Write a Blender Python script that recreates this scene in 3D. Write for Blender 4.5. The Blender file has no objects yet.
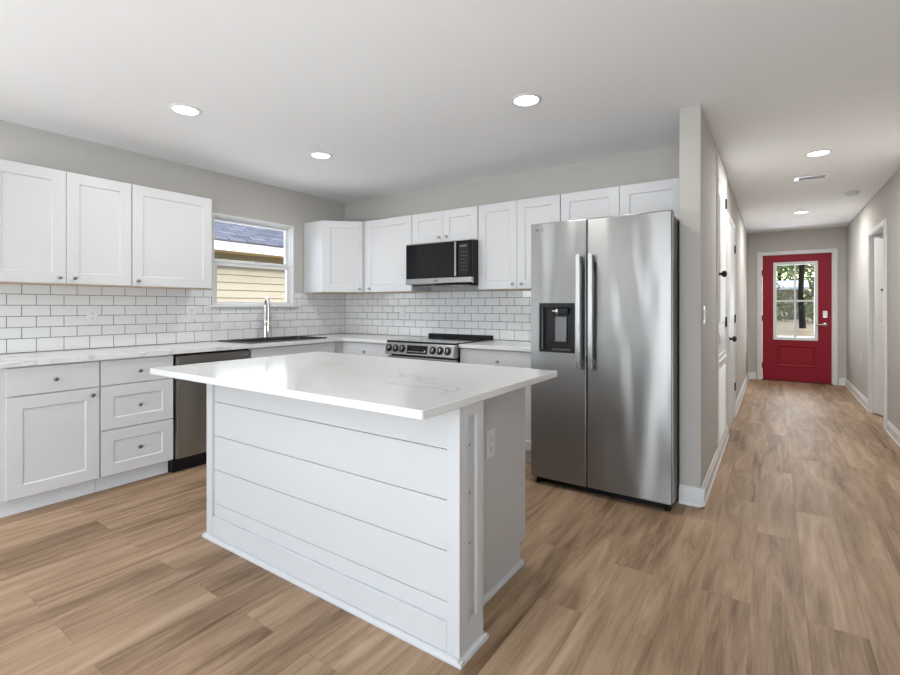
import bpy, bmesh, math, random
from mathutils import Vector, Matrix
random.seed(7)
SC = bpy.context.scene
COL = SC.collection
R = math.radians

# ------------------------------------------------------------------ camera
cd = bpy.data.cameras.new('camera'); cam = bpy.data.objects.new('camera', cd); COL.objects.link(cam)
cam.location = (4.264, -4.019, 1.231)
cam.rotation_euler = (R(90), 0, R(34.422))
cd.sensor_fit = 'HORIZONTAL'; cd.sensor_width = 36.0
cd.lens = 475.22 / 900 * 36.0
cd.shift_x = (450 - 448.42) / 900
cd.shift_y = (306.75 - 337.5) / 900
cd.clip_start = 0.05; cd.clip_end = 300
SC.camera = cam

# ------------------------------------------------------------------ view
SC.view_settings.view_transform = 'Standard'
SC.view_settings.look = 'None'
SC.view_settings.gamma = 1.0
SC.view_settings.use_curve_mapping = False
SC.view_settings.exposure = 0.0

# ------------------------------------------------------------------ world, sun, area lights
W = bpy.data.worlds.new('world'); SC.world = W; W.use_nodes = True
nt = W.node_tree; nt.nodes.clear()
out = nt.nodes.new('ShaderNodeOutputWorld'); bg = nt.nodes.new('ShaderNodeBackground')
sky = nt.nodes.new('ShaderNodeTexSky'); sky.sky_type = 'NISHITA'; sky.sun_disc = False
sky.sun_elevation = R(35); sky.sun_rotation = R(40); sky.air_density = 1.0; sky.dust_density = 2.0
nt.links.new(sky.outputs[0], bg.inputs[0]); bg.inputs[1].default_value = 0.6
nt.links.new(bg.outputs[0], out.inputs[0])

def light(name, kind, loc, rot, energy, color=(1, 1, 1), **kw):
    d = bpy.data.lights.new(name, kind); d.energy = energy; d.color = color
    for k, v in kw.items(): setattr(d, k, v)
    o = bpy.data.objects.new(name, d); COL.objects.link(o); o.location = loc; o.rotation_euler = rot
    return o
sun = light('sun', 'SUN', (8, 10, 20), Vector((-.80, -.25, -.45)).to_track_quat('-Z', 'Y').to_euler(), 2.2, (1, .96, .9), angle=R(3))
# daylight entering through the glazed openings of the rear wall
DAY = (.85, .925, 1.0)
light('rear_daylight', 'AREA', (3.70, -7.5, 1.15), (R(90), 0, 0), 46, DAY, shape='RECTANGLE', size=2.5, size_y=2.1)
light('rear_side_daylight', 'AREA', (1.38, -7.5, 1.15), (R(90), 0, 0), 8, DAY, shape='RECTANGLE', size=.42, size_y=2.1)
# added fill aimed upward beside the rear glazing to brighten the ceiling
light('rear_up_fill', 'AREA', (3.70, -7.30, .40), (R(147), 0, 0), 98, DAY, shape='RECTANGLE', size=2.5, size_y=1.0)
light('left_up_fill', 'AREA', (.06, -5.9, 1.45), (0, R(-150), 0), 96, DAY, shape='RECTANGLE', size=1.2, size_y=1.9)  # added upward fill from the left wall, brightens the ceiling to the right
light('right_up_fill', 'AREA', (5.12, -5.7, 1.3), (0, R(136), 0), 125, DAY, shape='RECTANGLE', size=1.2, size_y=1.9)  # added upward fill, the right wall has no window here
light('kitchen_window_daylight', 'AREA', (-.125, -1.19, 1.68), (0, R(-90), 0), 7, DAY, shape='RECTANGLE', size=.8, size_y=.86)
light('front_door_daylight', 'AREA', (4.55, 6.02, 1.22), (R(-118), 0, 0), 24, DAY, shape='RECTANGLE', size=.55, size_y=.9)
DL = 9.3        # watts of each recessed ceiling lamp

# ------------------------------------------------------------------ materials
def srgb(r, g, b):
    f = lambda c: (c/255/12.92) if c/255 <= .04045 else ((c/255+.055)/1.055)**2.4
    return (f(r), f(g), f(b), 1)
def mat(name, col, rough=.5, metal=0, spec=.5, **kw):
    m = bpy.data.materials.new(name); m.use_nodes = True
    b = m.node_tree.nodes['Principled BSDF']
    b.inputs['Base Color'].default_value = col if len(col) == 4 else (*col, 1)
    b.inputs['Roughness'].default_value = rough; b.inputs['Metallic'].default_value = metal
    b.inputs['Specular IOR Level'].default_value = spec
    for k, v in kw.items(): b.inputs[k].default_value = v
    return m
def N(m, t, **kw):
    n = m.node_tree.nodes.new(t)
    for k, v in kw.items(): setattr(n, k, v)
    return n
def L(m, a, b): m.node_tree.links.new(a, b)
def bsdf(m): return m.node_tree.nodes['Principled BSDF']
def noise_bump(m, scale, strength, dist=.002, vec=None):
    n = N(m, 'ShaderNodeTexNoise'); n.inputs['Scale'].default_value = scale; n.inputs['Detail'].default_value = 3
    tc = N(m, 'ShaderNodeTexCoord')
    if vec:
        mp = N(m, 'ShaderNodeMapping'); mp.inputs['Scale'].default_value = vec
        L(m, tc.outputs['Object'], mp.inputs[0]); L(m, mp.outputs[0], n.inputs['Vector'])
    else: L(m, tc.outputs['Object'], n.inputs['Vector'])
    b = N(m, 'ShaderNodeBump'); b.inputs['Strength'].default_value = strength; b.inputs['Distance'].default_value = dist
    L(m, n.outputs['Fac'], b.inputs['Height']); L(m, b.outputs[0], bsdf(m).inputs['Normal'])
    return n

M = {}
M['wall'] = mat('greige_paint', (.50, .48, .45), .85, spec=.2); noise_bump(M['wall'], 90, .08)
M['ceiling'] = mat('ceiling_paint', (.90, .90, .90), .9, spec=.15); noise_bump(M['ceiling'], 60, .08)
M['trim'] = mat('white_trim_paint', (.72, .72, .72), .5, spec=.3)
M['cab'] = mat('white_cabinet_paint', (.58, .58, .588), .38, spec=.4)
M['kick'] = mat('toe_kick_paint', (.70, .71, .73), .5)
M['rawwood'] = mat('raw_maple', (.62, .47, .32), .6)
M['island'] = mat('white_island_paint', (.55, .551, .556), .45, spec=.4)
M['knob'] = mat('brushed_nickel_knob', (.32, .31, .30), .28, 1)
M['chrome'] = mat('brushed_nickel', (.62, .59, .55), .18, 1)
M['bronze'] = mat('dark_bronze_hardware', (.03, .028, .026), .4, .6)
M['blackp'] = mat('black_plastic', (.007, .007, .008), .4, spec=.25)
M['blackg'] = mat('black_glass', (.006, .006, .007), .06, spec=.3)
M['darkgrey'] = mat('dark_grey_plastic', (.06, .06, .062), .35)
M['greypad'] = mat('grey_paddle', (.16, .16, .165), .25)
M['sink'] = mat('black_granite_composite', (.012, .012, .013), .4)
M['plate'] = mat('white_plastic', (.70, .70, .70), .35)
M['slatgrey'] = mat('grey_vent_slats', (.38, .38, .38), .6)
M['slot'] = mat('slot_shadow', (.10, .10, .10), .6)
M['grille'] = mat('white_filter_grille', (.85, .85, .85), .45)
M['steel'] = mat('stainless_steel', (.31, .306, .302), .3, 1)
M['steel_side'] = mat('stainless_steel_appliance', (.36, .36, .36), .3, 1)
for nm, ax in (('steel', 'X'), ('steel_side', 'Y')):
    m = M[nm]; b = bsdf(m); b.inputs['Anisotropic'].default_value = .88
    tg = N(m, 'ShaderNodeTangent', direction_type='RADIAL', axis=ax); L(m, tg.outputs[0], b.inputs['Tangent'])
    tc = N(m, 'ShaderNodeTexCoord'); mp = N(m, 'ShaderNodeMapping'); mp.inputs['Scale'].default_value = (1.5, 1.5, 420)
    n = N(m, 'ShaderNodeTexNoise'); n.inputs['Scale'].default_value = 3; n.inputs['Detail'].default_value = 4
    L(m, tc.outputs['Object'], mp.inputs[0]); L(m, mp.outputs[0], n.inputs['Vector'])
    rp = N(m, 'ShaderNodeMapRange'); rp.inputs[3].default_value = .30; rp.inputs[4].default_value = .36
    L(m, n.outputs['Fac'], rp.inputs[0]); L(m, rp.outputs[0], b.inputs['Roughness'])
    n2 = N(m, 'ShaderNodeTexNoise'); n2.inputs['Scale'].default_value = 2.2; n2.inputs['Detail'].default_value = 1
    mp2 = N(m, 'ShaderNodeMapping'); mp2.inputs['Scale'].default_value = (2.2, 2.2, .55)
    L(m, tc.outputs['Object'], mp2.inputs[0]); L(m, mp2.outputs[0], n2.inputs['Vector'])
    bp = N(m, 'ShaderNodeBump'); bp.inputs['Strength'].default_value = .6; bp.inputs['Distance'].default_value = .03
    L(m, n2.outputs['Fac'], bp.inputs['Height']); L(m, bp.outputs[0], b.inputs['Normal'])
M['steelp'] = mat('polished_steel_trim', (.44, .44, .435), .27, 1)
M['red'] = mat('red_door_paint', srgb(142, 20, 40), .5, spec=.25)
M['tile'] = mat('white_gloss_tile', (.72, .72, .72), .10, spec=.55); noise_bump(M['tile'], 14, .06, .004)
M['grout'] = mat('grey_grout', (.10, .10, .105), .9)

def glass(name):
    m = bpy.data.materials.new(name); m.use_nodes = True; m.node_tree.nodes.clear()
    o = N(m, 'ShaderNodeOutputMaterial'); mx = N(m, 'ShaderNodeMixShader'); t = N(m, 'ShaderNodeBsdfTransparent')
    g = N(m, 'ShaderNodeBsdfGlossy'); g.inputs['Roughness'].default_value = .01; f = N(m, 'ShaderNodeFresnel'); f.inputs[0].default_value = 1.12
    t.inputs[0].default_value = (.96, .97, .97, 1)
    L(m, f.outputs[0], mx.inputs[0]); L(m, t.outputs[0], mx.inputs[1]); L(m, g.outputs[0], mx.inputs[2]); L(m, mx.outputs[0], o.inputs[0])
    return m
M['glass'] = glass('window_glass')
def emit(name, col, s):
    m = bpy.data.materials.new(name); m.use_nodes = True; m.node_tree.nodes.clear()
    o = N(m, 'ShaderNodeOutputMaterial'); e = N(m, 'ShaderNodeEmission'); e.inputs[0].default_value = (*col, 1); e.inputs[1].default_value = s
    L(m, e.outputs[0], o.inputs[0]); return m
M['lens'] = emit('lamp_lens', (1, .98, .94), 6)

# oak plank floor
m = M['floor'] = mat('oak_plank_floor', (.4, .3, .2), .5, spec=.22)
tc = N(m, 'ShaderNodeTexCoord')
mp = N(m, 'ShaderNodeMapping'); mp.inputs['Rotation'].default_value = (0, 0, R(90)); mp.inputs['Location'].default_value = (.3, .07, 0)
L(m, tc.outputs['Object'], mp.inputs[0])
br = N(m, 'ShaderNodeTexBrick'); br.offset = .37; br.inputs['Scale'].default_value = 1; br.inputs['Brick Width'].default_value = 1.22
br.inputs['Row Height'].default_value = .185; br.inputs['Mortar Size'].default_value = .0012; br.inputs['Mortar Smooth'].default_value = .2
br.inputs['Color1'].default_value = (0, 0, 0, 1); br.inputs['Color2'].default_value = (1, 1, 1, 1); br.inputs['Mortar'].default_value = (.5, .5, .5, 1)
br.inputs['Bias'].default_value = 0
L(m, mp.outputs[0], br.inputs['Vector'])
# grain: noise stretched along the plank, shifted per plank
cmb = N(m, 'ShaderNodeVectorMath', operation='MULTIPLY_ADD'); 
sp = N(m, 'ShaderNodeCombineXYZ'); L(m, br.outputs['Color'], sp.inputs[0]); L(m, br.outputs['Color'], sp.inputs[1]); L(m, br.outputs['Color'], sp.inputs[2])
cmb.inputs[1].default_value = (7.3, 13.1, 5.7)
L(m, sp.outputs[0], cmb.inputs[0]); L(m, tc.outputs['Object'], cmb.inputs[2])
def grain(sx, sy, scale, det, dist, rough=.6):
    a = N(m, 'ShaderNodeMapping'); a.inputs['Scale'].default_value = (sx, sy, 1); L(m, cmb.outputs[0], a.inputs[0])
    n = N(m, 'ShaderNodeTexNoise'); n.inputs['Scale'].default_value = scale; n.inputs['Detail'].default_value = det
    n.inputs['Roughness'].default_value = rough; n.inputs['Distortion'].default_value = dist; L(m, a.outputs[0], n.inputs['Vector']); return n
g1 = grain(8, .8, 1.5, 7, 1.3, .62); g2 = grain(55, 2.4, 2.0, 5, .3, .75); g3 = grain(4.5, .6, 1.3, 3, .5)
cr = N(m, 'ShaderNodeValToRGB'); e = cr.color_ramp.elements
e[0].position = .36; e[0].color = srgb(104, 81, 60); e[1].position = .66; e[1].color = srgb(188, 161, 134)
k = cr.color_ramp.elements.new(.5); k.color = srgb(155, 128, 102)
def mix(m, a, b, f):
    x = N(m, 'ShaderNodeMix', data_type='FLOAT'); x.inputs[0].default_value = f; L(m, a, x.inputs[2]); L(m, b, x.inputs[3]); return x.outputs[0]
h = mix(m, g1.outputs['Fac'], g3.outputs['Fac'], .42); h = mix(m, h, g2.outputs['Fac'], .20)
x = N(m, 'ShaderNodeMath', operation='MULTIPLY_ADD'); x.inputs[1].default_value = .10
L(m, br.outputs['Color'], x.inputs[0]); y = N(m, 'ShaderNodeMath', operation='SUBTRACT'); L(m, h, y.inputs[0]); y.inputs[1].default_value = .05
L(m, y.outputs[0], x.inputs[2]); L(m, x.outputs[0], cr.inputs[0])
mm = N(m, 'ShaderNodeMix', data_type='RGBA', blend_type='MULTIPLY'); L(m, br.outputs['Fac'], mm.inputs[0])
L(m, cr.outputs[0], mm.inputs[6]); mm.inputs[7].default_value = (.80, .77, .74, 1); L(m, mm.outputs[2], bsdf(m).inputs['Base Color'])
bp = N(m, 'ShaderNodeBump'); bp.inputs['Strength'].default_value = .12; bp.inputs['Distance'].default_value = .002
L(m, g2.outputs['Fac'], bp.inputs['Height']); L(m, bp.outputs[0], bsdf(m).inputs['Normal'])

# quartz
m = M['quartz'] = mat('white_quartz', (.8, .8, .8), .15, spec=.4)
tc = N(m, 'ShaderNodeTexCoord'); n = N(m, 'ShaderNodeTexNoise'); n.inputs['Scale'].default_value = 1.7; n.inputs['Detail'].default_value = 7; n.inputs['Distortion'].default_value = 1.2
L(m, tc.outputs['Object'], n.inputs['Vector'])
s1 = N(m, 'ShaderNodeMath', operation='SUBTRACT'); s1.inputs[1].default_value = .5; L(m, n.outputs['Fac'], s1.inputs[0])
s2 = N(m, 'ShaderNodeMath', operation='ABSOLUTE'); L(m, s1.outputs[0], s2.inputs[0])
c = N(m, 'ShaderNodeValToRGB'); e = c.color_ramp.elements; e[0].position = 0; e[0].color = (.53, .52, .51, 1); e[1].position = .018; e[1].color = (.68, .68, .67, 1)
L(m, s2.outputs[0], c.inputs[0])
n3 = N(m, 'ShaderNodeTexNoise'); n3.inputs['Scale'].default_value = 1.1; L(m, tc.outputs['Object'], n3.inputs['Vector'])
c3 = N(m, 'ShaderNodeValToRGB'); c3.color_ramp.elements[0].position = .48; c3.color_ramp.elements[1].position = .6; L(m, n3.outputs['Fac'], c3.inputs[0])
mx = N(m, 'ShaderNodeMix', data_type='RGBA'); L(m, c3.outputs[0], mx.inputs[0]); mx.inputs[6].default_value = (.68, .68, .67, 1); L(m, c.outputs[0], mx.inputs[7])
L(m, mx.outputs[2], bsdf(m).inputs['Base Color'])

def brick_mat(name, c1, c2, mort, w, h, ms, rough=.8, rot=(0, 0, 0)):
    m = mat(name, c1, rough); tc = N(m, 'ShaderNodeTexCoord'); mp = N(m, 'ShaderNodeMapping'); mp.inputs['Rotation'].default_value = rot
    b = N(m, 'ShaderNodeTexBrick'); b.inputs['Scale'].default_value = 1; b.inputs['Brick Width'].default_value = w; b.inputs['Row Height'].default_value = h
    b.inputs['Mortar Size'].default_value = ms; b.inputs['Color1'].default_value = c1; b.inputs['Color2'].default_value = c2; b.inputs['Mortar'].default_value = mort
    L(m, tc.outputs['Object'], mp.inputs[0]); L(m, mp.outputs[0], b.inputs['Vector']); L(m, b.outputs[0], bsdf(m).inputs['Base Color']); return m
M['shingle'] = brick_mat('grey_shingles', srgb(84, 85, 95), srgb(120, 121, 132), srgb(66, 68, 76), .3, .13, .012, .9, (0, 0, R(90)))
M['siding'] = mat('beige_vinyl_siding', srgb(190, 184, 166), .8)
M['shed'] = mat('weathered_tan_boards', (.30, .25, .18), .8)
M['fascia'] = mat('white_fascia', (.85, .85, .85), .5)
M['soffit'] = mat('tan_soffit', srgb(238, 216, 164), .7)
M['bark'] = mat('dark_bark', (.035, .028, .022), 1, spec=0); noise_bump(M['bark'], 12, .6, .02)
def leafmat(name, a, b):
    m = mat(name, a, .6); n = N(m, 'ShaderNodeTexNoise'); n.inputs['Scale'].default_value = 1.3; tc = N(m, 'ShaderNodeTexCoord')
    c = N(m, 'ShaderNodeValToRGB'); c.color_ramp.elements[0].color = a; c.color_ramp.elements[1].color = b
    c.color_ramp.elements[0].position = .35; c.color_ramp.elements[1].position = .65
    L(m, tc.outputs['Object'], n.inputs['Vector']); L(m, n.outputs['Fac'], c.inputs[0]); L(m, c.outputs[0], bsdf(m).inputs['Base Color']); return m
M['leaf'] = leafmat('green_leaves', (.10, .22, .04, 1), (.26, .42, .10, 1))
M['leaf2'] = leafmat('olive_leaves', (.18, .20, .07, 1), (.36, .36, .18, 1))
M['ground'] = leafmat('leaf_litter_ground', (.22, .15, .08, 1), (.36, .27, .15, 1))
M['concrete'] = mat('pale_concrete', (.62, .61, .58), .85)

# ------------------------------------------------------------------ mesh helpers (world coordinates in, local to the parent out)
class MB:
    def __init__(s): s.bm = bmesh.new()
    def box(s, x0, x1, y0, y1, z0, z1, bev=0, seg=1):
        if x0 > x1: x0, x1 = x1, x0
        if y0 > y1: y0, y1 = y1, y0
        if z0 > z1: z0, z1 = z1, z0
        r = bmesh.ops.create_cube(s.bm, size=1)
        for v in r['verts']:
            v.co = Vector(((x0+x1)/2 + v.co.x*(x1-x0), (y0+y1)/2 + v.co.y*(y1-y0), (z0+z1)/2 + v.co.z*(z1-z0)))
        if bev:
            es = list({e for v in r['verts'] for e in v.link_edges})
            bmesh.ops.bevel(s.bm, geom=es, offset=bev, segments=seg, affect='EDGES', clamp_overlap=True)
        return s
    def obox(s, O, U, V, Nn, a0, a1, b0, b1, c0, c1, bev=0):
        """box in a local frame"""
        r = bmesh.ops.create_cube(s.bm, size=1)
        for v in r['verts']:
            a = (a0+a1)/2 + v.co.x*(a1-a0); b = (b0+b1)/2 + v.co.y*(b1-b0); c = (c0+c1)/2 + v.co.z*(c1-c0)
            v.co = O + U*a + V*b + Nn*c
        if bev:
            es = list({e for v in r['verts'] for e in v.link_edges})
            bmesh.ops.bevel(s.bm, geom=es, offset=bev, segments=1, affect='EDGES', clamp_overlap=True)
        return s
    def prism(s, pts, z0, z1, axis='z'):
        """extrude a polygon; axis names the extrusion axis, pts are in the other two"""
        f = {'z': lambda p, t: (p[0], p[1], t), 'y': lambda p, t: (p[0], t, p[1]), 'x': lambda p, t: (t, p[0], p[1])}[axis]
        a = [s.bm.verts.new(f(p, z0)) for p in pts]; b = [s.bm.verts.new(f(p, z1)) for p in pts]
        s.bm.faces.new(a); s.bm.faces.new(b[::-1]); n = len(pts)
        for i in range(n): s.bm.faces.new((a[i], b[i], b[(i+1) % n], a[(i+1) % n]))
        return s
    def lathe(s, O, A, prof, n=20):
        """profile of (distance along A, radius)"""
        A = Vector(A).normalized(); O = Vector(O); t = Vector((0, 0, 1)) if abs(A.z) < .9 else Vector((1, 0, 0))
        U = A.cross(t).normalized(); V = A.cross(U)
        rings = []
        for d, r in prof:
            if r < 1e-6: rings.append([s.bm.verts.new(O + A*d)])
            else: rings.append([s.bm.verts.new(O + A*d + (U*math.cos(2*math.pi*i/n) + V*math.sin(2*math.pi*i/n))*r) for i in range(n)])
        for a, b in zip(rings, rings[1:]):
            for i in range(n):
                j = (i+1) % n
                if len(a) == 1 and len(b) == 1: continue
                if len(a) == 1: s.bm.faces.new((a[0], b[j], b[i]))
                elif len(b) == 1: s.bm.faces.new((a[i], a[j], b[0]))
                else: s.bm.faces.new((a[i], a[j], b[j], b[i]))
        if len(rings[0]) > 1: s.bm.faces.new(rings[0][::-1])
        if len(rings[-1]) > 1: s.bm.faces.new(rings[-1])
        return s
    def tube(s, pts, r, n=12):
        pts = [Vector(p) for p in pts]; rad = r if isinstance(r, list) else [r]*len(pts)
        rings = []; up = None
        for i, p in enumerate(pts):
            t = (pts[min(i+1, len(pts)-1)] - pts[max(i-1, 0)]).normalized()
            if up is None: up = Vector((0, 0, 1)) if abs(t.z) < .9 else Vector((0, 1, 0))
            u = t.cross(up).normalized(); up = u.cross(t).normalized()
            rings.append([s.bm.verts.new(p + (u*math.cos(2*math.pi*k/n) + up*math.sin(2*math.pi*k/n))*rad[i]) for k in range(n)])
        for a, b in zip(rings, rings[1:]):
            for i in range(n): s.bm.faces.new((a[i], a[(i+1) % n], b[(i+1) % n], b[i]))
        s.bm.faces.new(rings[0][::-1]); s.bm.faces.new(rings[-1]); return s
    def panel(s, O, U, V, Nn, w, h, t=.019, rail=.072, rec=.007, ch=.007, edge=.0018):
        """shaker front: frame with a recessed field; O is the lower corner on the BACK plane"""
        def ring(m, d): return [s.bm.verts.new(O + U*a + V*b + Nn*d) for a, b in ((m, m), (w-m, m), (w-m, h-m), (m, h-m))]
        rs = [ring(0, 0), ring(0, t-edge), ring(edge, t)]
        if rail: rs += [ring(rail, t), ring(rail+ch, t-rec)]
        s.bm.faces.new(rs[0][::-1])
        for a, b in zip(rs, rs[1:]):
            for i in range(4): s.bm.faces.new((a[i], a[(i+1) % 4], b[(i+1) % 4], b[i]))
        s.bm.faces.new(rs[-1]); return s
    def build(s, name, material, parent=None, smooth=None):
        me = bpy.data.meshes.new(name)
        bmesh.ops.recalc_face_normals(s.bm, faces=s.bm.faces)
        off = Vector((0, 0, 0)); p = parent
        while p is not None: off += p.location; p = p.parent
        bmesh.ops.translate(s.bm, verts=s.bm.verts, vec=-off)
        if smooth:
            for f in s.bm.faces: f.smooth = True
            for e in s.bm.edges:
                if len(e.link_faces) == 2 and e.calc_face_angle(0) > R(smooth): e.smooth = False
        s.bm.to_mesh(me); s.bm.free()
        o = bpy.data.objects.new(name, me); COL.objects.link(o)
        me.materials.append(M[material] if isinstance(material, str) else material)
        if parent: o.parent = parent
        return o
X_, Y_, Z_ = Vector((1, 0, 0)), Vector((0, 1, 0)), Vector((0, 0, 1))
def thing(name, label, cat, loc, group=None):
    o = bpy.data.objects.new(name, None); COL.objects.link(o); o.location = loc; o.empty_display_size = .1
    return tag(o, label, cat, group)
def tag(o, label, cat, group=None, kind=None):
    o['label'] = label; o['category'] = cat
    if group: o['group'] = group
    if kind: o['kind'] = kind
    return o
def struct(o, label=None):
    o['kind'] = 'structure'
    if label: o['label'] = label
    return o
GLY = {'L': [(0, .18, 0, 1), (.18, .62, 0, .18)], 'G': [(0, .18, .12, .88), (.12, .70, .82, 1), (.12, .70, 0, .18), (.55, .73, .1, .48), (.36, .73, .40, .54), (.55, .73, .74, .88)]}
def text(body, size, loc, rot, material, parent, name='brand_mark'):
    """block letters standing on a face that looks towards -Y"""
    b = MB(); x = loc[0] - size*.8
    for ch in body:
        for a, c, p, q in GLY[ch]: b.box(x+a*size, x+c*size, loc[1]-.0006, loc[1], loc[2]-size/2+p*size, loc[2]-size/2+q*size)
        x += size*.86
    return b.build(name, material, parent)

# ------------------------------------------------------------------ the room
CZ = 2.481; SX1, SX2, SY = 3.771, 3.893, -.727; HY = 5.6; RX = 5.192; RY = -7.4
b = MB(); b.box(-.15, 6.5, RY-.15, HY+.02, -.1, 0); struct(b.build('floor', 'floor'))
b = MB(); b.box(-.15, 6.5, RY-.15, HY+.15, CZ, CZ+.15); struct(b.build('ceiling', 'ceiling'))
WY0, WY1, WZ0, WZ1 = -1.645, -.740, 1.245, 2.10     # kitchen window opening
b = MB()
b.box(-.14, 0, RY, -6.95, 0, CZ).box(-.14, 0, -6.95, -4.9, 0, .8).box(-.14, 0, -6.95, -4.9, 2.1, CZ)
b.box(-.14, 0, -4.9, WY0, 0, CZ).box(-.14, 0, WY1, .12, 0, CZ).box(-.14, 0, WY0, WY1, 0, WZ0).box(-.14, 0, WY0, WY1, WZ1, CZ)
struct(b.build('wall_left', 'wall'))
b = MB(); b.box(0, SX1, 0, .12, 0, CZ); struct(b.build('wall_back', 'wall'))
b = MB(); b.box(SX1, SX2, SY, HY, 0, CZ, .004); struct(b.build('wall_hall_left', 'wall'))
DX0, DX1, DZ = 4.070, 5.045, 2.110
b = MB(); b.box(SX1, DX0, HY, HY+.15, 0, CZ).box(DX1, 6.5, HY, HY+.15, 0, CZ).box(DX0, DX1, HY, HY+.15, DZ, CZ)
struct(b.build('wall_entry', 'wall'))
OY0, OY1, OZ = 2.37, 3.30, 2.07
b = MB(); b.box(RX, RX+.12, RY, OY0, 0, CZ).box(RX, RX+.12, OY1, HY, 0, CZ).box(RX, RX+.12, OY0, OY1, OZ, CZ)
struct(b.build('wall_right', 'wall'))
b = MB(); b.box(RX+.12, 6.4, 1.8, 1.9, 0, CZ).box(RX+.12, 6.4, 3.9, 4.0, 0, CZ).box(6.4, 6.5, 1.8, 4.0, 0, CZ)
struct(b.build('wall_side_room', 'wall'))
b = MB(); b.box(-.14, 1.15, RY-.14, RY, 0, CZ).box(1.6, 2.4, RY-.14, RY, 0, CZ).box(5.0, RX+.12, RY-.14, RY, 0, CZ).box(2.4, 5.0, RY-.14, RY, 2.2, CZ).box(1.15, 1.6, RY-.14, RY, 2.2, CZ)
struct(b.build('wall_rear', 'wall'))

def skirting(name, segs, h=.114, t=.014):
    """segs: list of (x0,y0,x1,y1,nx,ny) runs with the outward normal"""
    b = MB()
    for x0, y0, x1, y1, nx, ny in segs:
        O = Vector((x0, y0, 0)); U = Vector((x1-x0, y1-y0, 0)); w = U.length; U.normalize(); Nn = Vector((nx, ny, 0))
        prof = [(0, 0), (t+.006, 0), (t+.006, .008), (t, .018), (t, h*.72), (t*.55, h*.86), (t*.5, h), (0, h)]
        a = [b.bm.verts.new(O + Nn*p + Z_*q) for p, q in prof]; c = [b.bm.verts.new(O + U*w + Nn*p + Z_*q) for p, q in prof]
        n = len(prof); b.bm.faces.new(a); b.bm.faces.new(c[::-1])
        for i in range(n): b.bm.faces.new((a[i], c[i], c[(i+1) % n], a[(i+1) % n]))
    return struct(b.build(name, 'trim'))
skirting('baseboard_hall_left', [(SX1, SY, SX2+.02, SY, 0, -1), (SX2, SY-.02, SX2, 1.205, 1, 0), (SX2, 2.182, SX2, HY, 1, 0)])
skirting('baseboard_entry', [(SX2, HY, DX0-.06, HY, 0, -1), (DX1+.06, HY, RX, HY, 0, -1)])
skirting('baseboard_right', [(RX, RY, RX, OY0-.07, -1, 0), (RX, OY1+.07, RX, HY, -1, 0)])

# ------------------------------------------------------------------ kitchen window
w = bpy.data.objects.new('window_1', None); COL.objects.link(w); w.location = (0, (WY0+WY1)/2, WZ0); struct(w, 'white double hung window over the sink')
def rect_frame(b, fx0, fx1, y0, y1, z0, z1, t, tb=None, bev=.002):
    tb = tb or t
    b.box(fx0, fx1, y0, y0+t, z0, z1, bev).box(fx0, fx1, y1-t, y1, z0, z1, bev).box(fx0, fx1, y0+t, y1-t, z1-t, z1, bev).box(fx0, fx1, y0+t, y1-t, z0, z0+tb, bev)
b = MB(); rect_frame(b, -.02, .008, WY0, WY1, WZ0, WZ1, .022); rect_frame(b, -.11, -.02, WY0+.004, WY1-.004, WZ0+.0005, WZ1-.004, .026, .012)
b.build('window_frame', 'trim', w)
b = MB(); rect_frame(b, -.058, -.03, WY0+.028, WY1-.028, WZ0+.010, 1.665, .040, .024); b.box(-.06, -.022, WY0+.028, WY1-.028, 1.650, 1.672, .003); s = b.build('lower_sash', 'trim', w)
MB().box(-.046, -.042, WY0+.05, WY1-.05, WZ0+.025, 1.645).build('pane', 'glass', s)
b = MB(); rect_frame(b, -.095, -.065, WY0+.028, WY1-.028, 1.655, WZ1-.026, .030, .03); s = b.build('upper_sash', 'trim', w)
MB().box(-.082, -.078, WY0+.05, WY1-.05, 1.68, WZ1-.05).build('pane', 'glass', s)
b = MB(); b.box(-.02, .045, WY0-.045, WY1+.045, WZ0-.018, WZ0, .004).build('window_sill', 'trim', w)
b = MB(); b.box(-.062, -.02, -1.22, -1.17, 1.672, 1.684, .002).build('sash_lock', 'plate', w)

# rear glazing behind the camera (source of the daylight)
w = bpy.data.objects.new('window_2', None); COL.objects.link(w); w.location = (2.95, RY, 0); struct(w)
b = MB()
for x in (2.40, 3.25, 4.10, 4.95): b.box(x, x+.05, RY-.09, RY-.03, 0.02, 2.2, .003)
b.box(2.4, 5.0, RY-.09, RY-.03, 2.14, 2.2, .003).box(2.4, 5.0, RY-.09, RY-.03, 0, .06, .003)
b.build('window_frame', 'trim', w)
w = bpy.data.objects.new('window_3', None); COL.objects.link(w); w.location = (0, -5.6, .9); struct(w)
b = MB(); rect_frame(b, -.1, -.04, -6.95, -4.9, .8, 2.1, .05); b.build('window_frame', 'trim', w)

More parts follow.
